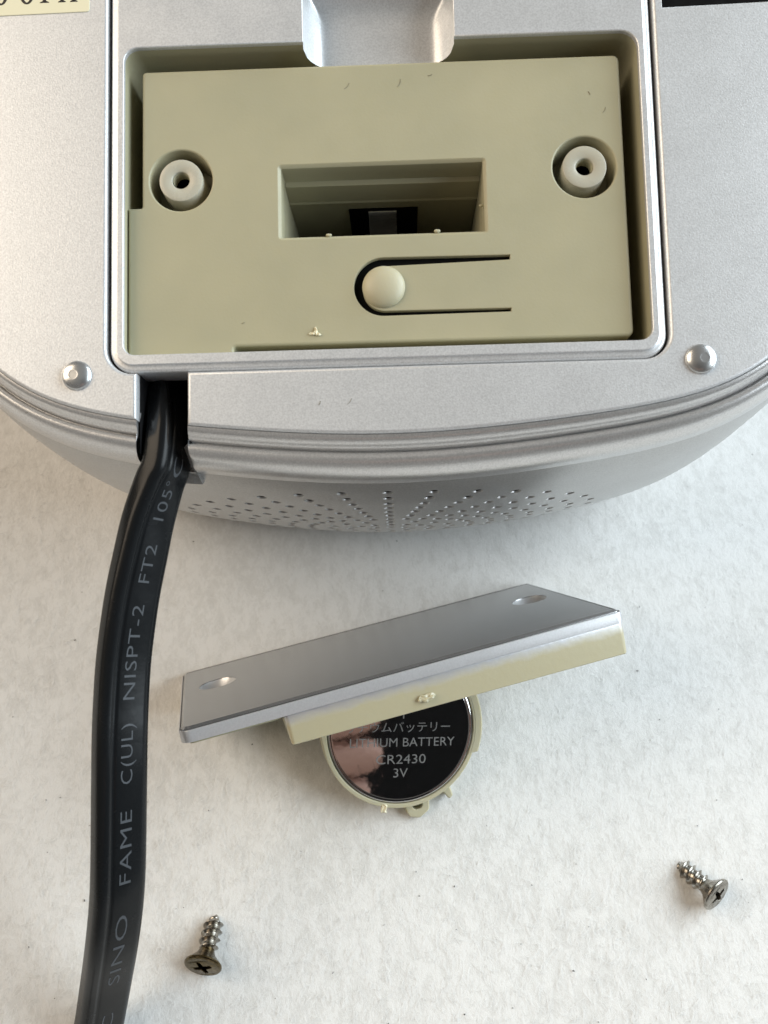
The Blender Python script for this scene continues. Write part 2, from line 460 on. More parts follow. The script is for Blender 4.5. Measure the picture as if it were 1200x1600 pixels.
# panel round the bay: silver frame with a finger channel at its back
OPEN_ = [(-34.02, -41.77, 1.5), (34.02, -41.77, 1.7), (34.02, 0, 2.3), (9.9, 0, 0), (9.9, 9.4, 1.0), (-10.1, 9.4, 1.0), (-10.1, 0, 0), (-34.02, 0, 1.9)]
def build_frame():
    outer = rpoly([(-35.83, -44.05, 3.1), (35.83, -44.05, 3.1), (35.83, 15.6, 2), (-35.83, 15.6, 2)], 8)
    M = Mesh()
    pr = [(1.05, 0), (.98, -.03), (.92, -.22), (.80, -.30), (.45, -.30), (.25, -.36), (.08, -.55), (0, -.85), (0, -5)]
    slab(M, outer, [rpoly(OPEN_, 6)], pr, [round_edge(.14, 0, -.7, 3)])
    dpart(M, 'bay_frame', M_FRAME)
    # finger channel
    T = Mesh(); X = np.linspace(-10.1, 9.9, 61); Y = np.concatenate([np.linspace(-.9, 4.5, 8), np.linspace(4.9, 9.4, 16)])
    def prof1(d, w):                          # d: distance from the wall, fillet width w
        if d >= w: return -4.6
        t = 1 - d / w; return -.18 - (4.42) * math.sqrt(max(0, 1 - t ** 2.0))
    rows = []
    for y in Y:
        rows.append([(x, y, max(prof1(min(x + 10.1, 9.9 - x), 3.0), prof1(9.4 - y, 4.6))) for x in X])
    sweep(T, rows, False, 0, flip=True)
    dpart(T, 'finger_channel', M_FRAME, sharp=60)
build_frame()

def build_bay():
    # beige walls of the opening
    M = Mesh()
    loop = rpoly([(-34.06, -41.81, 1.5), (34.06, -41.81, 1.7), (34.06, .04, 2.3)] + [(x, .04) for x in np.linspace(9.95, -10.15, 45)] + [(-34.06, .04, 1.9)], 6)
    def top(p):
        d = min(p[0] + 10.1, 9.9 - p[0])
        if p[1] < 0.03 or d <= 0: return -.72
        return min(-.72, (-4.72 if d >= 3 else -.30 - 4.42 * math.sqrt(max(0, 1 - (1 - d / 3) ** 2))))
    sweep(M, [[(x, y, top((x, y))) for x, y in loop], [(x, y, -13.0) for x, y in loop]], True, 0, flip=True)
    v, f = tess([ccw(loop), cw([(-13.6, -26.1), (13.4, -26.1), (13.4, -16.35), (-13.6, -16.35)])], -12.9); M.add(v, f)
    bay = dpart(M, 'bay_wall', M_BEIGE)
    # the raised block
    outer = rpoly([(-32.05, -2.36, .5), (-32.05, -21.4, .25), (-33.93, -21.4), (-33.93, -41.70), (-20.0, -41.70), (-20.0, -40.62, .4), (32.0, -40.72, .8), (31.88, -2.3, .8)], 5)
    Z = -1.7
    bossx = (-26.85, 26.65); bossy = -17.78
    slot = rpoly([(-13.55, -26.0, .15), (13.3, -25.95, .15), (13.3, -16.4, .15), (-13.55, -16.45, .15)], 2)
    cxo, cyo = -.2, -33.15
    u = [(16.42, -29.38)] + [(cxo + 3.92 * math.cos(a), cyo + 3.92 * math.sin(a)) for a in np.linspace(math.radians(90), math.radians(270), 25)] + [(16.33, -36.98), (16.33, -36.52)]
    u += [(.0 + 2.98 * math.cos(a), -33.42 + 3.02 * math.sin(a)) for a in np.linspace(math.radians(268), math.radians(92), 25)] + [(16.42, -30.0)]
    M = Mesh()
    holes = [circle(x, bossy, 4.2, 48) for x in bossx] + [slot, u]
    hp = [round_edge(.22, Z, -7.5, 3)] * 2 + [[(.42, Z), (.30, Z - .06), (0, Z - .42), (0, Z - 4.4)]] + [round_edge(.10, Z, Z - .8, 2)]
    slab(M, outer, holes, round_edge(.38, Z, -12.8), hp)
    block = dpart(M, 'battery_block', M_BEIGE)
    # recess floors, bosses
    for x in bossx:
        R = Mesh(); lathe(R, [(0, -7.4), (4.3, -7.4)], 40, (x, bossy)); dpart(R, 'recess_floor', M_BEIGE)
        B = Mesh()
        lathe(B, [(1.14, -1.9), (1.18, -1.68), (1.26, -1.61), (2.72, -1.60), (2.86, -1.66), (2.90, -1.82), (3.02, -7.3)], 44, (x, bossy))
        dpart(B, 'screw_boss', M_BOSS, sharp=50)
        B = Mesh(); rg = []
        for k in range(40):                    # threaded bore
            z = -1.95 - 5.2 * k / 39
            rg.append([(x + (1.10 + .07 * math.sin(2 * math.pi * (z / .55 - i / 28))) * math.cos(2 * math.pi * i / 28), bossy + (1.10 + .07 * math.sin(2 * math.pi * (z / .55 - i / 28))) * math.sin(2 * math.pi * i / 28), z) for i in range(28)])
        sweep(B, rg[:14], True, 0, flip=True); sweep(B, rg[13:], True, 1, flip=True); lathe(B, [(0, -7.15), (1.1, -7.15)], 28, (x, bossy), 1)  # lower bore and its floor coloured near black as shade
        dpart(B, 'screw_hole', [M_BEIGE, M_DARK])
    # spring tongue with its button
    D = Mesh(); R = 2.82
    lathe(D, [(R * math.sin(a), Z - .03 + 1.25 * math.cos(a)) for a in np.linspace(0, math.pi / 2, 16)], 44, (-.22, -33.22))
    dpart(D, 'button', M_BEIGE_PALE)
    U = Mesh(); box(U, (-5.2, -38.2, -6.4), (17.6, -28.2, Z - .82)); dpart(U, 'tongue_shade_box', M_DARK, smooth=False)  # black box put under the slits for the shade inside them
    # inside of the battery slot: stepped back wall, sides, floor, dark window with the spring contact
    S = Mesh(); x0, x1 = -13.5, 13.25
    steps = [(-16.43, Z - 4.3), (-17.0, Z - 4.7), (-17.35, Z - 8.8), (-17.5, Z - 9.2), (-17.3, Z - 9.3), (-17.3, -26)]
    sweep(S, [[(x0, y, z), (x1, y, z)] for y, z in steps], False, 0, flip=True)
    for x, fl in ((x0 - .03, True), (x1 + .03, False)):
        q = [(x, -16.4, Z - 4.2), (x, -26, Z - 4.2), (x, -26, -26), (x, -16.4, -26)]
        S.add(q, [(3, 2, 1, 0) if fl else (0, 1, 2, 3)])
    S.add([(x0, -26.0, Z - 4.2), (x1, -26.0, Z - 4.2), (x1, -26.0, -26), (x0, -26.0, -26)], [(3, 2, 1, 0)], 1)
    S.add([(x0, -26, -25.9), (x1, -26, -25.9), (x1, -16.4, -25.9), (x0, -16.4, -25.9)], [(0, 1, 2, 3)], 1)  # near wall and floor coloured near black to darken the slot
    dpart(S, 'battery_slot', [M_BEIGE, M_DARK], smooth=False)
    K = Mesh(); box(K, (-5.2, -17.42, -25.8), (4.85, -17.28, -13.2)); dpart(K, 'contact_window', M_DARK, smooth=False)  # black panel standing for the shade in the opening
    C = Mesh()                                 # bent spring strip
    pts = [(-17.45, -13.7), (-17.7, -13.5), (-18.0, -13.7), (-18.15, -14.3), (-18.1, -15.2), (-18.8, -17.0), (-19.6, -18.2), (-20.3, -18.8), (-20.7, -18.7), (-21.0, -19.2), (-21.0, -20.2), (-20.6, -21.2), (-20.6, -24.5)]
    sweep(C, [[(-2.35, y, z), (1.75, y, z)] for y, z in pts], False, 0, flip=True)
    sweep(C, [[(1.75, y, z), (1.75, y + .3, z)] for y, z in pts], False, 0); sweep(C, [[(-2.35, y, z), (-2.35, y + .3, z)] for y, z in pts], False, 0, flip=True)
    dpart(C, 'battery_contact', M_STEEL, sharp=60)
    # flash and burrs left on the slot edge
    for (x, y, z, sx) in ((-7.3, -25.9, Z - .25, .42), (7.0, -25.8, Z - .25, .45), (12.95, -22.2, Z - 1.0, .3)):
        G = Mesh(); lathe(G, [(sx * math.sin(a), .28 * math.cos(a)) for a in np.linspace(0, math.pi, 6)], 8)
        G.v = [(x + p[0] * (1 + .3 * math.sin(9 * p[1])), y + p[1] * .6, z + p[2]) for p in G.v]
        dpart(G, 'flash_burr', M_BEIGE_PALE)
build_bay()

def build_label():
    M = Mesh(); a = rpoly([(-58.5, 5.05, .3), (-38.65, 5.33, .35), (-38.75, 16.3, .3), (-58.6, 16.1, .3)], 4)
    slab(M, a, [], [(.03, .10), (0, .08), (0, -.02)])
    lab = dpart(M, 'sticker', M_LABEL)
    G = Mesh(); z = .112; y0 = 6.75
    def stroke(pts, w=0, mi=0): v, f = tess([ccw(pts)], z); G.add(v, f)
    def ring_(cx, w, h, s):                   # a round letter drawn with thick sides
        v, f = tess([ccw(circle(cx, y0 + h / 2 - .12, w / 2, 30, h / 2)), cw(circle(cx, y0 + h / 2 - .12, w / 2 - s, 30, h / 2 - s * .55))], z); G.add(v, f)
    def stem(x, serif=.42, w=.46, h=3.1):
        stroke([(x - w / 2, y0 + .1), (x + w / 2, y0 + .1), (x + w / 2, y0 + h), (x - w / 2, y0 + h)])
        stroke([(x - w / 2 - serif, y0), (x + w / 2 + serif, y0), (x + w / 2 + serif * .8, y0 + .14), (x + w / 2, y0 + .28), (x - w / 2, y0 + .28), (x - w / 2 - serif * .8, y0 + .14)])
        stroke([(x - w / 2 - serif, y0 + h), (x + w / 2 + serif, y0 + h), (x + w / 2 + serif, y0 + h - .2), (x - w / 2 - serif, y0 + h - .2)])
    ring_(-50.6, 1.9, 3.2, .5); ring_(-47.1, 2.0, 3.2, .5)
    stem(-44.72); v, f = tess([ccw(circle(-44.0, y0 + 2.2, 1.15, 24, .9)), cw(circle(-44.0, y0 + 2.2, .7, 24, .6))], z); G.add(v, f)
    stem(-42.35, .3); stem(-40.75, .3); stroke([(-42.3, y0 + 1.4), (-40.8, y0 + 1.4), (-40.8, y0 + 1.75), (-42.3, y0 + 1.75)])
    G.obj('printed_lettering', M_INK, lab, shift=SH, smooth=False)
build_label()

# ------------------------------------------------------------------ power cord
# centre of the visible face: pixel, depth; width and roll
CORD = [(262, 520, 129, 50), (263, 560, 126, 50), (265, 600, 122.5, 50), (267, 640, 119.5, 50), (266, 680, 117.5, 50), (260, 728, 116.5, 50), (249, 756, 116.5, 46), (232, 812, 116.5, 36), (219.5, 869, 116.5, 30),
        (208, 925, 116.5, 27), (199.5, 981, 116.5, 25), (193, 1037, 116.5, 24), (189.5, 1094, 116.3, 23), (187.5, 1150, 116, 22), (186.5, 1225, 116, 22),
        (185, 1350, 117, 22), (182, 1412, 118.5, 23), (175, 1475, 121, 24), (165.5, 1537, 125.5, 26), (155, 1600, 129, 28), (142, 1665, 132, 24), (126, 1730, 132, 18), (108, 1800, 128.5, 10), (85, 1880, 124.0, 5), (60, 1960, 119, 0)]
def catmull(P, n):
    P = np.array(P, float); out = []
    for i in range(len(P) - 1):
        p0, p1, p2, p3 = P[max(i - 1, 0)], P[i], P[i + 1], P[min(i + 2, len(P) - 1)]
        for k in range(n):
            t = k / n; out.append(.5 * ((2 * p1) + (p2 - p0) * t + (2 * p0 - 5 * p1 + 4 * p2 - p3) * t * t + (3 * p1 - p0 - 3 * p2 + p3) * t ** 3))
    out.append(P[-1]); return np.array(out)
def build_cord():
    W, Hh, r = 7.0, 3.8, 1.3
    path = catmull(CORD, 6)
    C = np.array([pix(a, b, d + 1.9) for a, b, d, _ in path]); roll = np.radians(path[:, 3])
    T = np.gradient(C, axis=0); T /= np.linalg.norm(T, axis=1)[:, None]
    FR = []
    for c, t, ro in zip(C, T, roll):
        view = -unit(c)
        s = unit(np.cross(t, view))            # sideways
        if s[0] < 0: s = -s                    # points right in the picture
        up = unit(np.cross(s, t)); 
        if up @ view < 0: up = -up
        s2 = s * math.cos(ro) - up * math.sin(ro) * 1.0
        up2 = up * math.cos(ro) + s * math.sin(ro)
        FR.append((c, t, s2, up2))
    sec = []
    for (qx, qy, a0) in ((W / 2 - r, Hh / 2 - r, 0), (-(W / 2 - r), Hh / 2 - r, 90), (-(W / 2 - r), -(Hh / 2 - r), 180), (W / 2 - r, -(Hh / 2 - r), 270)):
        for k in range(7):
            a = math.radians(a0 + 90 * k / 6); sec.append((qx + r * math.cos(a), qy + r * math.sin(a)))
    sec[7:7] = [(-1.05, Hh / 2), (-1.35, Hh / 2 - .10), (-1.6, Hh / 2 - .26), (-1.85, Hh / 2 - .10), (-2.05, Hh / 2)]
    rings = [[to_world(c + s * x + u * y) for x, y in sec] for c, t, s, u in FR]
    o0 = to_world(C[len(C) // 2]); o0[2] = 0
    M = Mesh(); sweep(M, [[p - o0 for p in r_] for r_ in rings], True, 0, flip=True)
    cord = M.obj('power_cord', M_CORD, None, sharp=80); cord.location = o0 * MM
    tag(cord, 'flat black mains cord with grey printing leaving the radio and arching over the cloth', 'cord')
    # printing: glyphs wrapped on the face
    S = np.concatenate([[0], np.cumsum(np.linalg.norm(np.diff(C, axis=0), axis=1))])
    def at_s(s):
        i = int(np.clip(np.searchsorted(S, s) - 1, 0, len(S) - 2)); t = (s - S[i]) / (S[i + 1] - S[i])
        m = lambda k: FR[i][k] * (1 - t) + FR[i + 1][k] * t
        return m(0), unit(m(2)), unit(m(3))
    py_ = path[:, 1]
    s_of = lambda y: float(np.interp(y, py_, S))
    M = Mesh()
    def word(txt, y_start, y_end, height=1.65, lat=.15, thick=-.006):
        v, f = text_mesh(txt, 1.0, 1.08, thick)
        if not len(v): return
        bm = bmesh.new(); bv = [bm.verts.new(p) for p in v]
        for q in f:
            try: bm.faces.new([bv[i] for i in q])
            except ValueError: pass
        bmesh.ops.triangulate(bm, faces=bm.faces[:])
        for _ in range(4):
            ed = [e for e in bm.edges if e.calc_length() > .12]
            if ed: bmesh.ops.subdivide_edges(bm, edges=ed, cuts=1)
            bmesh.ops.triangulate(bm, faces=bm.faces[:])
        bm.verts.index_update(); v = np.array([tuple(p.co) for p in bm.verts]); f = [tuple(p.index for p in q.verts) for q in bm.faces]; bm.free()
        x0, x1 = v[:, 0].min(), v[:, 0].max(); h = .72
        sa, sb = s_of(y_start), s_of(y_end); out = []
        for x, y, _ in v:
            s = sa + (sb - sa) * (x - x0) / (x1 - x0); c, sd, up = at_s(s)
            out.append(to_world(c + sd * (lat - (y / h - .5) * height) + up * (Hh / 2 + .025)) - o0)
        M.add(out, f)
    word('C', 1596, 1568); word('SINO', 1520, 1416); word('FAME', 1370, 1260); word('C(UL)', 1219, 1128); word('NISPT-2', 1090, 941); word('FT2', 906, 847); word('105°C', 808, 716, 1.75, .0)
    M.obj('printed_lettering', M_PRINT, cord, smooth=False)
build_cord()

# ------------------------------------------------------------------ battery cover standing on its edge, with the battery tray
CU = V(.95424514, -.22696656, .19468538); CV = V(-.20595451, -.02683707, .97819349); CN = V(-.21679243, -.97353272, -.07235393)
KS = 67.0 / 60.0; CO = V(3.50143355, 19.85054602, 114.87113674) * KS
CW = 38.5
# local axes of the cover: x = along its length (towards -u), y = towards the camera (up), z = out of its silver face
cv_x, cv_y, cv_z = dir_world(-CU), dir_world(-CV), dir_world(CN)
if np.cross(cv_x, cv_y) @ cv_z < 0: raise RuntimeError('cover frame')
def cov_world(u, v, n): return to_world(CO + CU * u + CV * v + CN * n)
cover = bpy.data.objects.new('battery_cover', None); COL.objects.link(cover); cover.empty_display_size = .01
cover.matrix_world = frame_matrix(cv_x, cv_y, cv_z, cov_world(0, CW, 0) * MM)
tag(cover, 'silver battery cover with beige plastic underside standing on its edge over the coin battery', 'battery cover')
CSH = (0, CW, 0)                              # local y = CW - v
def cpart(M, name, mat, parent=cover, **kw): return M.obj(name, mat, parent, shift=CSH, **kw)
M_OVER = None
def overspray():
    m, nt, b = new_mat('beige_with_silver_overspray'); c = coords(nt)
    sep = nd(nt, 'ShaderNodeSeparateXYZ'); nt.links.new(c, sep.inputs[0])
    n = noise_tex(nt, c, 420, 4, .6)
    ad = nd(nt, 'ShaderNodeMath', operation='MULTIPLY_ADD'); ad.inputs[1].default_value = .0014
    nt.links.new(n, ad.inputs[0]); nt.links.new(sep.outputs['Z'], ad.inputs[2])
    fac = maprange(nt, ad.outputs[0], -.0030, -.0014, 0, 1)
    mix = nd(nt, 'ShaderNodeMix', data_type='RGBA'); nt.links.new(fac, mix.inputs['Factor'])
    mix.inputs[6].default_value = (.46, .425, .285, 1); mix.inputs[7].default_value = (.62, .63, .65, 1)
    nt.links.new(mix.outputs[2], b.inputs['Base Color'])
    nt.links.new(maprange(nt, fac, 0, 1, 0, .7), b.inputs['Metallic'])
    nt.links.new(maprange(nt, fac, 0, 1, .45, .36), b.inputs['Roughness'])
    b.inputs['Subsurface Weight'].default_value = .2; b.inputs['Subsurface Radius'].default_value = (1, .8, .4); b.inputs['Subsurface Scale'].default_value = .0012
    bump(nt, b, noise_tex(nt, c, 1400, 3), .00002)
    return m
M_OVER = overspray()
def build_cover():
    P = lambda u, v: (-u, -v)
    outer = rpoly([(*P(-33.5, CW), 1.4), (*P(33.5, CW), 1.4), (*P(33.5, 0), 1.0), (*P(-33.5, 0), 1.7)], 8)
    M = Mesh()
    hx, hv = 27.45, 23.1
    pr = [(.95, 0), (.88, .06), (.80, .06), (.70, -.02), (.42, -.24), (.36, -.66), (.22, -.66)]
    hpr = [(.12, 0), (.04, -.03), (0, -.12)]
    slab(M, outer, [circle(*P(s * hx, hv), 3.0, 44) for s in (-1, 1)], pr, [hpr, hpr])
    face = cpart(M, 'cover_plate', M_COVER)
    for s_ in (-1, 1):                         # countersinks
        Cn = Mesh(); px_, py_ = P(s_ * hx, hv)
        lathe(Cn, [(1.25, -3.2), (1.3, -1.75), (1.5, -1.6), (2.8, -.5), (3.0, -.12)], 44, (px_, py_)); lathe(Cn, [(0, -3.1), (1.3, -3.1)], 30, (px_, py_), 1)
        cpart(Cn, 'countersink', [M_SKIRT, M_DARK], sharp=40)
    K = Mesh()
    sweep(K, [[(x, y, z) for x, y in offs(ccw(outer), i)] for i, z in ((.22, -.66), (.17, -.34), (.06, -.36), (0, -.52), (.03, -2.0), (.10, -2.05))], True, 0)
    cpart(K, 'cover_skirt', M_SKIRT, sharp=40)
    B = Mesh()
    body = rpoly([(*P(-19.1, .12), .7), (*P(-19.1, 20), .3), (*P(-33.2, 20), .3), (*P(-33.2, CW - .12), .6), (*P(33.3, CW - .12), 1.2), (*P(33.3, .12), .8)], 5)
    pr = [(.4, -2.06), (0, -2.06), (-.02, -2.3), (.12, -5.2), (.20, -6.75), (.32, -6.9), (1.2, -6.9)]
    slab(B, body, [], pr, None, True)
    B.v = [(p[0], p[1], -2.0 + (p[2] + 2.0) * (1 - .13 * (p[0] + 33) / 66)) for p in B.v]
    cpart(B, 'cover_body', M_OVER)
    # ribs under the plate on the free side
    E = Mesh(); slab(E, rpoly([(*P(-32.4, 1.1), .8), P(-19.2, 1.1), P(-19.2, 19.9), (*P(-32.9, 19.9), .3)], 4), [], [(.3, -2.0), (0, -2.0), (0, -2.5)], None, True)
    cpart(E, 'cover_lining', M_BEIGE)
    # broken tab on the beige wall
    G = Mesh(); rnd = random.Random(3)
    lathe(G, [(1.45 * math.sin(a), .55 * math.cos(a)) for a in np.linspace(0, math.pi, 10)], 18)
    gu, gn = 1.2, -5.0
    G.v = [(-gu + p[0] * (.95 + .22 * math.sin(7 * p[1])), .05 + max(-.2, p[2]) * (.75 if p[1] < .25 else .35) + .10 * math.sin(6 * p[0]), gn + p[1] * .40 - .16 * p[0] + (.25 if p[0] > .5 else 0)) for p in G.v]
    cpart(G, 'broken_tab', M_BEIGE_PALE, sharp=25)
build_cover()

# tray: local plane (x = u, depth along the inside of the cover = n < 0); height = -v
BU, BN, BV = -.3, -14.5, 18.9
def build_tray():
    # built in (x, y) = (u, n) with z up = -v, then turned into cover axes
    def conv(M): M.v = [(-p[0], -BV + p[2], p[1]) for p in M.v]
    M = Mesh(); R, r = 13.15, 12.42
    arc = [(BU + R * math.cos(a), BN + R * math.sin(a)) for a in np.linspace(math.radians(180), math.radians(360), 49)]
    outer = arc + [(BU + R, -2.5), (BU - R, -2.5)]
    cup = circle(BU, BN, r, 72)
    slab(M, outer, [[(x, min(y, -2.75 + 0)) for x, y in cup]] if False else [cup], [(.12, -.05), (0, -.2), (0, -3.6), (.3, -3.9)], [[(.1, -.05), (0, -.15), (0, -3.2)]], False)
    v, f = tess([ccw(cup)], -3.15); M.add(v, f)
    v, f = tess([ccw(outer)], -3.9); M.add(v, [t[::-1] for t in f])
    conv(M); tray = cpart(M, 'battery_tray', M_BEIGE_PALE)
    # loop tab at the tip, lug at the right, small spur
    T = Mesh(); a0 = math.radians(-90)
    ex, ey = math.cos(a0), math.sin(a0); sx, sy = -ey, ex
    def L2(a, b): return (BU + ex * a + sx * b, BN + ey * a + sy * b)
    o = rpoly([(*L2(12.6, -2.3), 0), (*L2(12.6, 2.3), 0), (*L2(15.0, 1.9), 1.1), (*L2(15.9, 0), .9), (*L2(15.2, -1.7), .9)], 5)
    i = rpoly([(*L2(12.9, -1.0), 0), (*L2(12.9, 1.1), 0), (*L2(14.3, .75), .6), (*L2(14.4, -.65), .6)], 4)
    slab(T, o, [i], [(.15, -1.3), (0, -1.45), (0, -3.7)], [[(.1, -1.3), (0, -1.4), (0, -3.7)]]); conv(T)
    cpart(T, 'loop_tab', M_BEIGE_PALE)
    T = Mesh(); a0 = math.radians(-66); ex, ey = math.cos(a0), math.sin(a0); sx, sy = -ey, ex
    slab(T, rpoly([(*L2(12.8, -.9), 0), (*L2(12.8, .9), 0), (*L2(15.0, .2), .4), (*L2(15.3, -.7), .4)], 4), [], [(.2, -.9), (0, -1.1), (0, -3.6)]); conv(T)
    cpart(T, 'spur', M_BEIGE_PALE)
    T = Mesh(); slab(T, [(BU + r_ * math.cos(a), BN + r_ * math.sin(a)) for r_, aa in ((12.6, np.linspace(.22, -.62, 10)), (14.0, np.linspace(-.55, .18, 10))) for a in aa], [], [(.2, .0), (0, -.2), (0, -3.6)]); conv(T)
    cpart(T, 'lug', M_BEIGE_PALE)
    T = Mesh(); lathe(T, [(.75 * math.sin(a), .6 * math.cos(a)) for a in np.linspace(0, math.pi, 8)], 10)
    T.v = [(BU - 5.7 + p[0] * .8 + .25 * math.sin(5 * p[1]), BN - 12.0 + p[1] * 1.15, -.1 + p[2] * .7 + .15 * math.sin(7 * p[0])) for p in T.v]; conv(T)
    cpart(T, 'flash_burr', M_CRUMB)
build_tray()

def build_battery():
    bat_o = cov_world(BU, BV, BN)
    M = Mesh(); R = 12.25
    lathe(M, [(0, 0), (11.55, 0), (11.68, -.035), (11.80, -.035), (11.90, -.01), (12.0, -.02), (12.15, -.10), (R, -.3), (R, -2.9), (11.9, -3.05), (0, -3.05)], 96)
    # axes: x = u, y = away from the cover in the tray plane (towards -n in pictures goes down), z = up
    ang = math.radians(14.8)
    yx = V(*dir_world(CN)); xx = V(*dir_world(CU)); zz = V(*dir_world(-CV))
    x2 = xx * math.cos(ang) - yx * math.sin(ang); y2 = np.cross(zz, x2)
    b = M.obj('coin_battery', M_BATT, None, sharp=25)
    b.matrix_world = frame_matrix(x2, y2, zz, (bat_o) * MM)
    tag(b, 'shiny steel coin cell battery lying in the beige tray under the cover', 'battery')
    T = Mesh()
    def line(txt, y, size, w=None, x=0.0, th=-.012, z=.018):
        v, f = text_mesh(txt, size, 1.0, th)
        if not len(v): return
        v = v.copy(); x0, x1 = v[:, 0].min(), v[:, 0].max(); k = (w / (x1 - x0)) if w else 1
        v[:, 0] = (v[:, 0] - (x0 + x1) / 2) * k + x; v[:, 1] += y; v[:, 2] = z
        T.add(v, f)
    line('LITHIUM BATTERY', -2.85, 2.1, 17.7, .3); line('CR2430', -5.7, 2.2, 8.4, .1); line('3V', -7.95, 2.15, 2.4, .1)
    line('リチウムバッテリー', -.35, 1.9, 17.4, -.4)
    T.add([(.2, 3.7, .018), (.4, 3.7, .018), (.4, 1.8, .018), (.2, 1.8, .018), (-.6, 2.85, .018), (1.2, 2.85, .018), (1.2, 2.65, .018), (-.6, 2.65, .018)], [(3, 2, 1, 0), (7, 6, 5, 4)])
    T.obj('engraved_lettering', M_ETCH, b, smooth=False)
build_battery()

# ------------------------------------------------------------------ screws
def screw_meshes():
    H = Mesh(); R = 2.9
    cross = []
    for k in range(4):
        a = k * math.pi / 2; c, s = math.cos(a), math.sin(a)
        for x, y in ((1.45, -.30), (1.55, 0), (1.45, .30), (.42, .42)): cross.append((x * c - y * s, x * s + y * c))
    slab(H, circle(0, 0, R, 48), [cross], [(.35, 0), (.12, -.05), (0, -.2), (.02, -.42), (.75, -1.15), (1.45, -1.85), (1.72, -2.5), (1.75, -2.7)], [[(.05, 0), (0, -.06), (-.14, -1.5)]])
    v, f = tess([ccw(offs(cw(cross), -.14))], -1.5); H.add(v, f)
    # dome the top slightly
    H.v = [(x, y, z + (.22 * (1 - (x * x + y * y) / R ** 2) if z > -.5 else 0)) for x, y, z in H.v]
    S = Mesh(); L0, L1 = -1.9, -8.4; nz, na = 150, 36; pitch = 1.22; rings = []
    for k in range(nz + 1):
        z = L0 + (L1 - L0) * k / nz; row = []
        core = 1.12 if z > -6.6 else max(.03, 1.12 * ((z - L1) / (-6.6 - L1)) ** .8)
        fade = min(1, max(0, (-2.5 - z) / .5)) * min(1, max(0, (z + 8.0) / .9))
        for i in range(na):
            th = 2 * math.pi * i / na; ph = ((z / pitch - th / (2 * math.pi)) % 1.0)
            t = max(0.0, 1 - abs(ph - .5) / .29) ** .9; row.append(((core + .52 * fade * t) * math.cos(th), (core + .52 * fade * t) * math.sin(th), z))
        rings.append(row)
    sweep(S, rings, True, 0)
    n = len(S.v); S.add(rings[-1] + [(0, 0, L1 - .02)], [(na, (i + 1) % na, i) for i in range(na)])
    return H, S
HM, SM = screw_meshes()
def place_screw(head_px, tip_px, spin, label, head_mat, tilt, first=[None]):
    a = on_cloth(*head_px, 2.4); b = on_cloth(*tip_px, .35)
    d = unit(a - b)                            # tip -> head
    hw = V(d[0], d[1], 0); hw = unit(hw); el = math.radians(tilt)
    z = unit(hw * math.cos(el) + V(0, 0, 1) * math.sin(el))
    root = bpy.data.objects.new('screw', None); COL.objects.link(root); root.empty_display_size = .004
    tag(root, label, 'screw', 'screws lying on the cloth')
    x = unit(np.cross(V(0, 0, 1), z)); y = np.cross(z, x)
    x2 = x * math.cos(spin) + y * math.sin(spin); y2 = np.cross(z, x2)
    # head middle: rim touches the cloth
    h = 2.9 * math.cos(el) + (.25 if tilt < 28 else .75)
    o = V(a[0], a[1], h)
    root.matrix_world = frame_matrix(x2, y2, z, o * MM)
    if first[0] is None:
        ho = HM.obj('head', head_mat, root, sharp=32); so = SM.obj('shank', M_SCREW, root, sharp=60); first[0] = (ho.data, so.data)
    else:
        hd = first[0][0].copy(); hd.materials.clear(); hd.materials.append(head_mat)
        ho = bpy.data.objects.new('head', hd); so = bpy.data.objects.new('shank', first[0][1])
        for q in (ho, so): COL.objects.link(q); q.parent = root
place_screw((317, 1511), (334, 1446), .5, 'small screw with a bronze coloured countersunk head, lying near the black cord', M_SCREW_BRONZE, 24)
place_screw((1118, 1400), (1061, 1346), .2, 'small all grey nickel screw lying alone on the open cloth beyond the battery', M_SCREW_HEAD, 31)

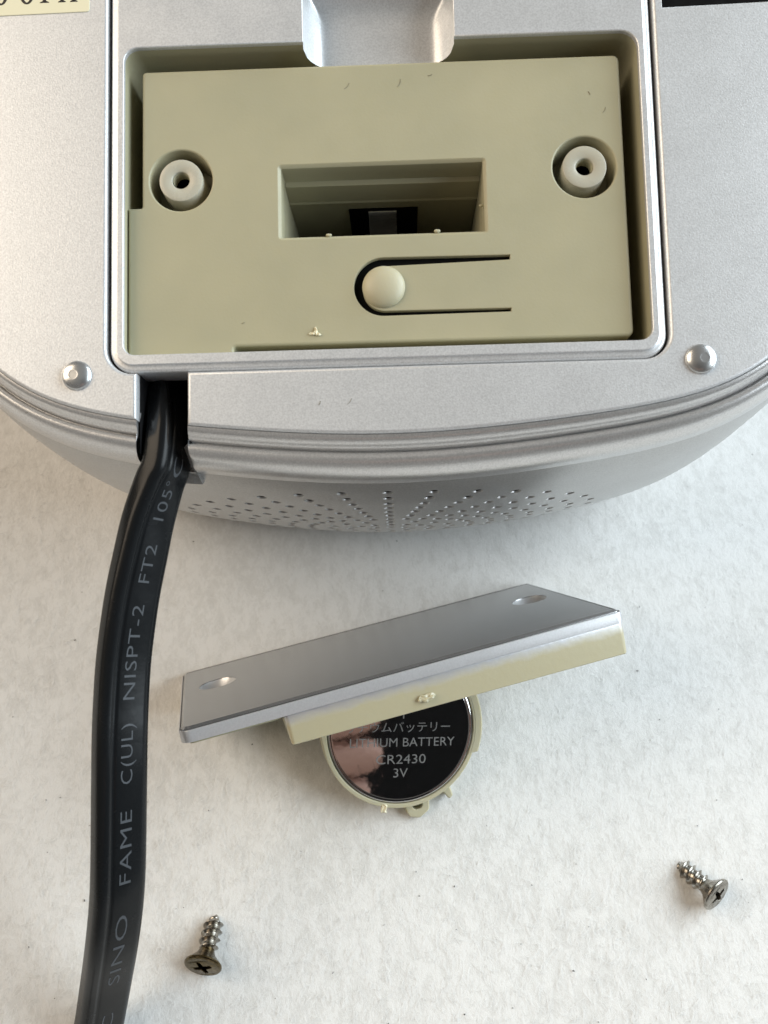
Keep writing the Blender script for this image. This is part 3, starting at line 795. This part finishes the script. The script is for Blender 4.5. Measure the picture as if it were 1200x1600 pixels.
# ------------------------------------------------------------------ crumbs and lint
def build_crumbs():
    x, y = loc_of(494, 521, -1.7)
    o = dev_world((x, y, -1.7)); M = Mesh(); rnd = random.Random(5)
    for (dx, dy, ax, ay, sx, sy, h) in ((0, .25, .2, 1, .22, .62, .35), (-.45, -.05, 1, .15, .5, .2, .25), (.3, -.15, 1, .5, .35, .22, .3)):
        c, s = math.cos(math.atan2(ay, ax)), math.sin(math.atan2(ay, ax)); B = Mesh()
        lathe(B, [(math.sin(a), math.cos(a)) for a in np.linspace(0, math.pi, 7)], 9)
        M.add([(dx + p[0] * sx + .1 * math.sin(6 * p[1]), dy + p[1] * sy, .12 + p[2] * h * .5 + .08 * math.sin(5 * p[0])) for p in B.v], B.f)
    ob = M.obj('plastic_shaving', M_CRUMB, None)
    ob.matrix_world = frame_matrix(dev_x, dev_y, dev_z, o * MM)
    tag(ob, 'tiny curled cream plastic shaving lying on the beige battery block', 'plastic shaving')
    # lint and dirt specks on the cloth
    spots = [(58, 690, 2), (302, 846, 3), (128, 925, 2), (117, 1000, 3), (72, 1250, 2), (74, 1332, 2), (94, 1246, 2), (230, 1253, 2), (140, 1290, 1.5), (132, 1407, 3), (287, 1418, 2), (275, 1420, 2), (395, 1110, 2), (394, 1163, 3), (326, 1266, 2),
             (650, 1362, 2), (703, 1368, 1.5), (710, 1385, 3), (655, 1400, 2), (831, 1383, 2), (900, 1350, 2), (855, 1370, 1.5), (875, 1378, 1.5), (920, 1448, 2), (896, 1517, 3), (726, 1585, 3), (801, 1575, 2), (935, 1597, 2), (607, 1599, 2), (713, 1452, 2), (814, 1475, 2),
             (996, 1048, 3), (1031, 1124, 2.5), (1123, 1108, 3), (1102, 949, 2), (999, 948, 3), (1120, 1250, 2), (1160, 1374, 2), (1170, 1410, 1.5), (600, 1445, 2), (470, 1330, 1.5), (520, 1520, 2), (430, 1560, 1.5), (1010, 1530, 2), (1090, 1290, 2), (760, 1290, 2), (620, 845, 3), (598, 923, 3), (1075, 760, 2), (1160, 820, 2), (1176, 710, 3), (20, 1120, 2), (45, 1480, 2), (85, 1560, 2)]
    M = Mesh(); rnd = random.Random(11)
    for px, py, s in spots:
        p = on_cloth(px, py, .05); k = s * .036; a = rnd.uniform(0, 3.1); st = rnd.uniform(1.0, 2.4); B = Mesh()
        lathe(B, [(math.sin(t), math.cos(t)) for t in np.linspace(0, math.pi, 5)], 6)
        ca, sa = math.cos(a), math.sin(a)
        M.add([(p[0] + k * (q[0] * st * ca - q[1] * sa), p[1] + k * (q[0] * st * sa + q[1] * ca), .02 + k * .6 * q[2]) for q in B.v], B.f)
    ob = M.obj('dirt_specks', flat('dirt', (.06, .055, .05), .9), None)
    tag(ob, 'scattered dark specks of dirt on the white cloth', 'dirt', None, 'stuff')
    # loose fibres of the cloth
    M = Mesh(); rnd = random.Random(21)
    for k in range(15000):
        px, py = rnd.uniform(-60, 1260), rnd.uniform(560, 1660); p = on_cloth(px, py, 0)
        L = rnd.uniform(.6, 2.2); a = rnd.gauss(.9, .9); w = .020; c = rnd.uniform(-.5, .5); z0 = rnd.uniform(-.08, .08); hh = rnd.uniform(.02, .14)
        v = []
        for t in (0, .33, .67, 1):
            b = a + c * (t - .5) * 2; x = p[0] + L * (t - .5) * math.cos(b); y = p[1] + L * (t - .5) * math.sin(b); z = z0 + hh * math.sin(math.pi * t)
            nx, ny = -math.sin(b) * w, math.cos(b) * w; v += [(x - nx, y - ny, z), (x + nx, y + ny, z)]
        M.add(v, [(0, 2, 3, 1), (2, 4, 5, 3), (4, 6, 7, 5)])
    ob = M.obj('cloth_fibres', flat('fibre_white', (.74, .74, .73), .8), None)
    tag(ob, 'fine loose white fibres on the surface of the cloth', 'fibres', None, 'stuff')
build_crumbs()

# ------------------------------------------------------------------ unseen slab added for the battery's black reflection, and the hand under it
def build_reflection_slab():
    M = Mesh(); o = rpoly([(-20, -42, 12), (168, -42, 12), (168, 218, 12), (-20, 218, 12)], 8)
    slab(M, o, [], [(2.2, -94.0), (.7, -94.6), (0, -96), (0, -100), (1.5, -102)], None, True)
    c = [to_world((p[0], p[1], p[2])) for p in M.v]; M.v = [tuple(p) for p in c]; M.f = [f[::-1] for f in M.f]
    o0 = to_world((74, 88, -98)); M.v = [tuple(np.array(p) - o0) for p in M.v]
    # mirrored depth: the back of the slab faces the scene
    t = M.obj('reflection_slab', flat('reflection_slab_back', (.006, .006, .007), .8, 0, .15), None); t.location = o0 * MM
    tag(t, 'dark slab added out of view to give the black reflection in the battery', 'reflection_slab')
build_reflection_slab()

def build_hand():
    # one skinned surface: wrist, palm, four fingers and a thumb flat against the back of the slab
    P, E, Rd = [], [], []
    def chain(pts, start=None):
        prev = start
        for x, y, z, r in pts:
            P.append(tuple(to_world((x + 10, y, z)) * MM)); Rd.append(r * MM)
            if prev is not None: E.append((prev, len(P) - 1))
            prev = len(P) - 1
        return prev
    root = chain([(-52, 150, -82, 24)]); palm = chain([(-22, 138, -82, 24)], root); mid = chain([(2, 122, -82, 23)], palm)
    for y0, y1, x1 in ((98, 86, 85), (112, 104, 90), (125, 122, 90), (138, 139, 85)):
        chain([(18, y0, -83, 10.5), (38, (y0 + y1) / 2, -82, 10.2), (58, y1, -82, 9.8), (x1 - 6, y1, -83, 9.0), (x1 + 1, y1, -84, 6.6)], mid)
    chain([(-16, 104, -82, 13), (0, 84, -80, 11), (16, 66, -80, 9.6), (25, 56, -81, 7)], palm)
    me = bpy.data.meshes.new('hand'); me.from_pydata(P, E, []); o = bpy.data.objects.new('hand', me); COL.objects.link(o)
    sk = o.modifiers.new('Skin', 'SKIN'); sk.use_smooth_shade = True
    for d, r in zip(me.skin_vertices[0].data, Rd): d.radius = (r, r * .8)
    me.skin_vertices[0].data[0].use_root = True
    sb = o.modifiers.new('Subdivision', 'SUBSURF'); sb.levels = 2; sb.render_levels = 2
    m = flat('skin', (.40, .235, .19), .6); me.materials.append(m)
    tag(o, 'bare hand under the added dark slab, seen as the pink reflection in the battery', 'hand')
build_hand()

# ------------------------------------------------------------------ dust caught on the radio
def build_dust():
    M = Mesh(); rnd = random.Random(31)
    marks = [(543, 135, -1.68, 1.4, .9), (945, 172, -1.68, 1.2, 1.1), (921, 145, -1.68, .7, 2.0), (625, 130, -1.68, 1.6, 1.2), (672, 118, -1.68, .8, .3), (380, 505, -1.68, .5, .4),
             (547, 628, .02, 1.3, .9), (500, 630, .02, .8, 1.2), (42, 645, .02, .5, .3)]
    for px, py, z, L, a in marks:
        x, y = loc_of(px, py, z); v = []; w = .024 if L > .9 else .036; L *= .75
        for t in (-.5, -.17, .17, .5):
            b = a + .5 * t; cx_, cy_ = x + L * t * math.cos(b), y + L * t * math.sin(b)
            v += [(cx_ - math.sin(b) * w, cy_ + math.cos(b) * w, z), (cx_ + math.sin(b) * w, cy_ - math.cos(b) * w, z), (cx_, cy_, z + w * 1.4)]
        f = []
        for k in range(3):
            for q in range(3):
                r = (q + 1) % 3; f.append((k * 3 + q, (k + 1) * 3 + q, (k + 1) * 3 + r, k * 3 + r))
        M.add(v, f + [(0, 2, 1), (9, 10, 11)])
    o = dpart(M, 'dust', flat('dust_fibre', (.20, .18, .13), .9)); o['kind'] = 'stuff'
build_dust()
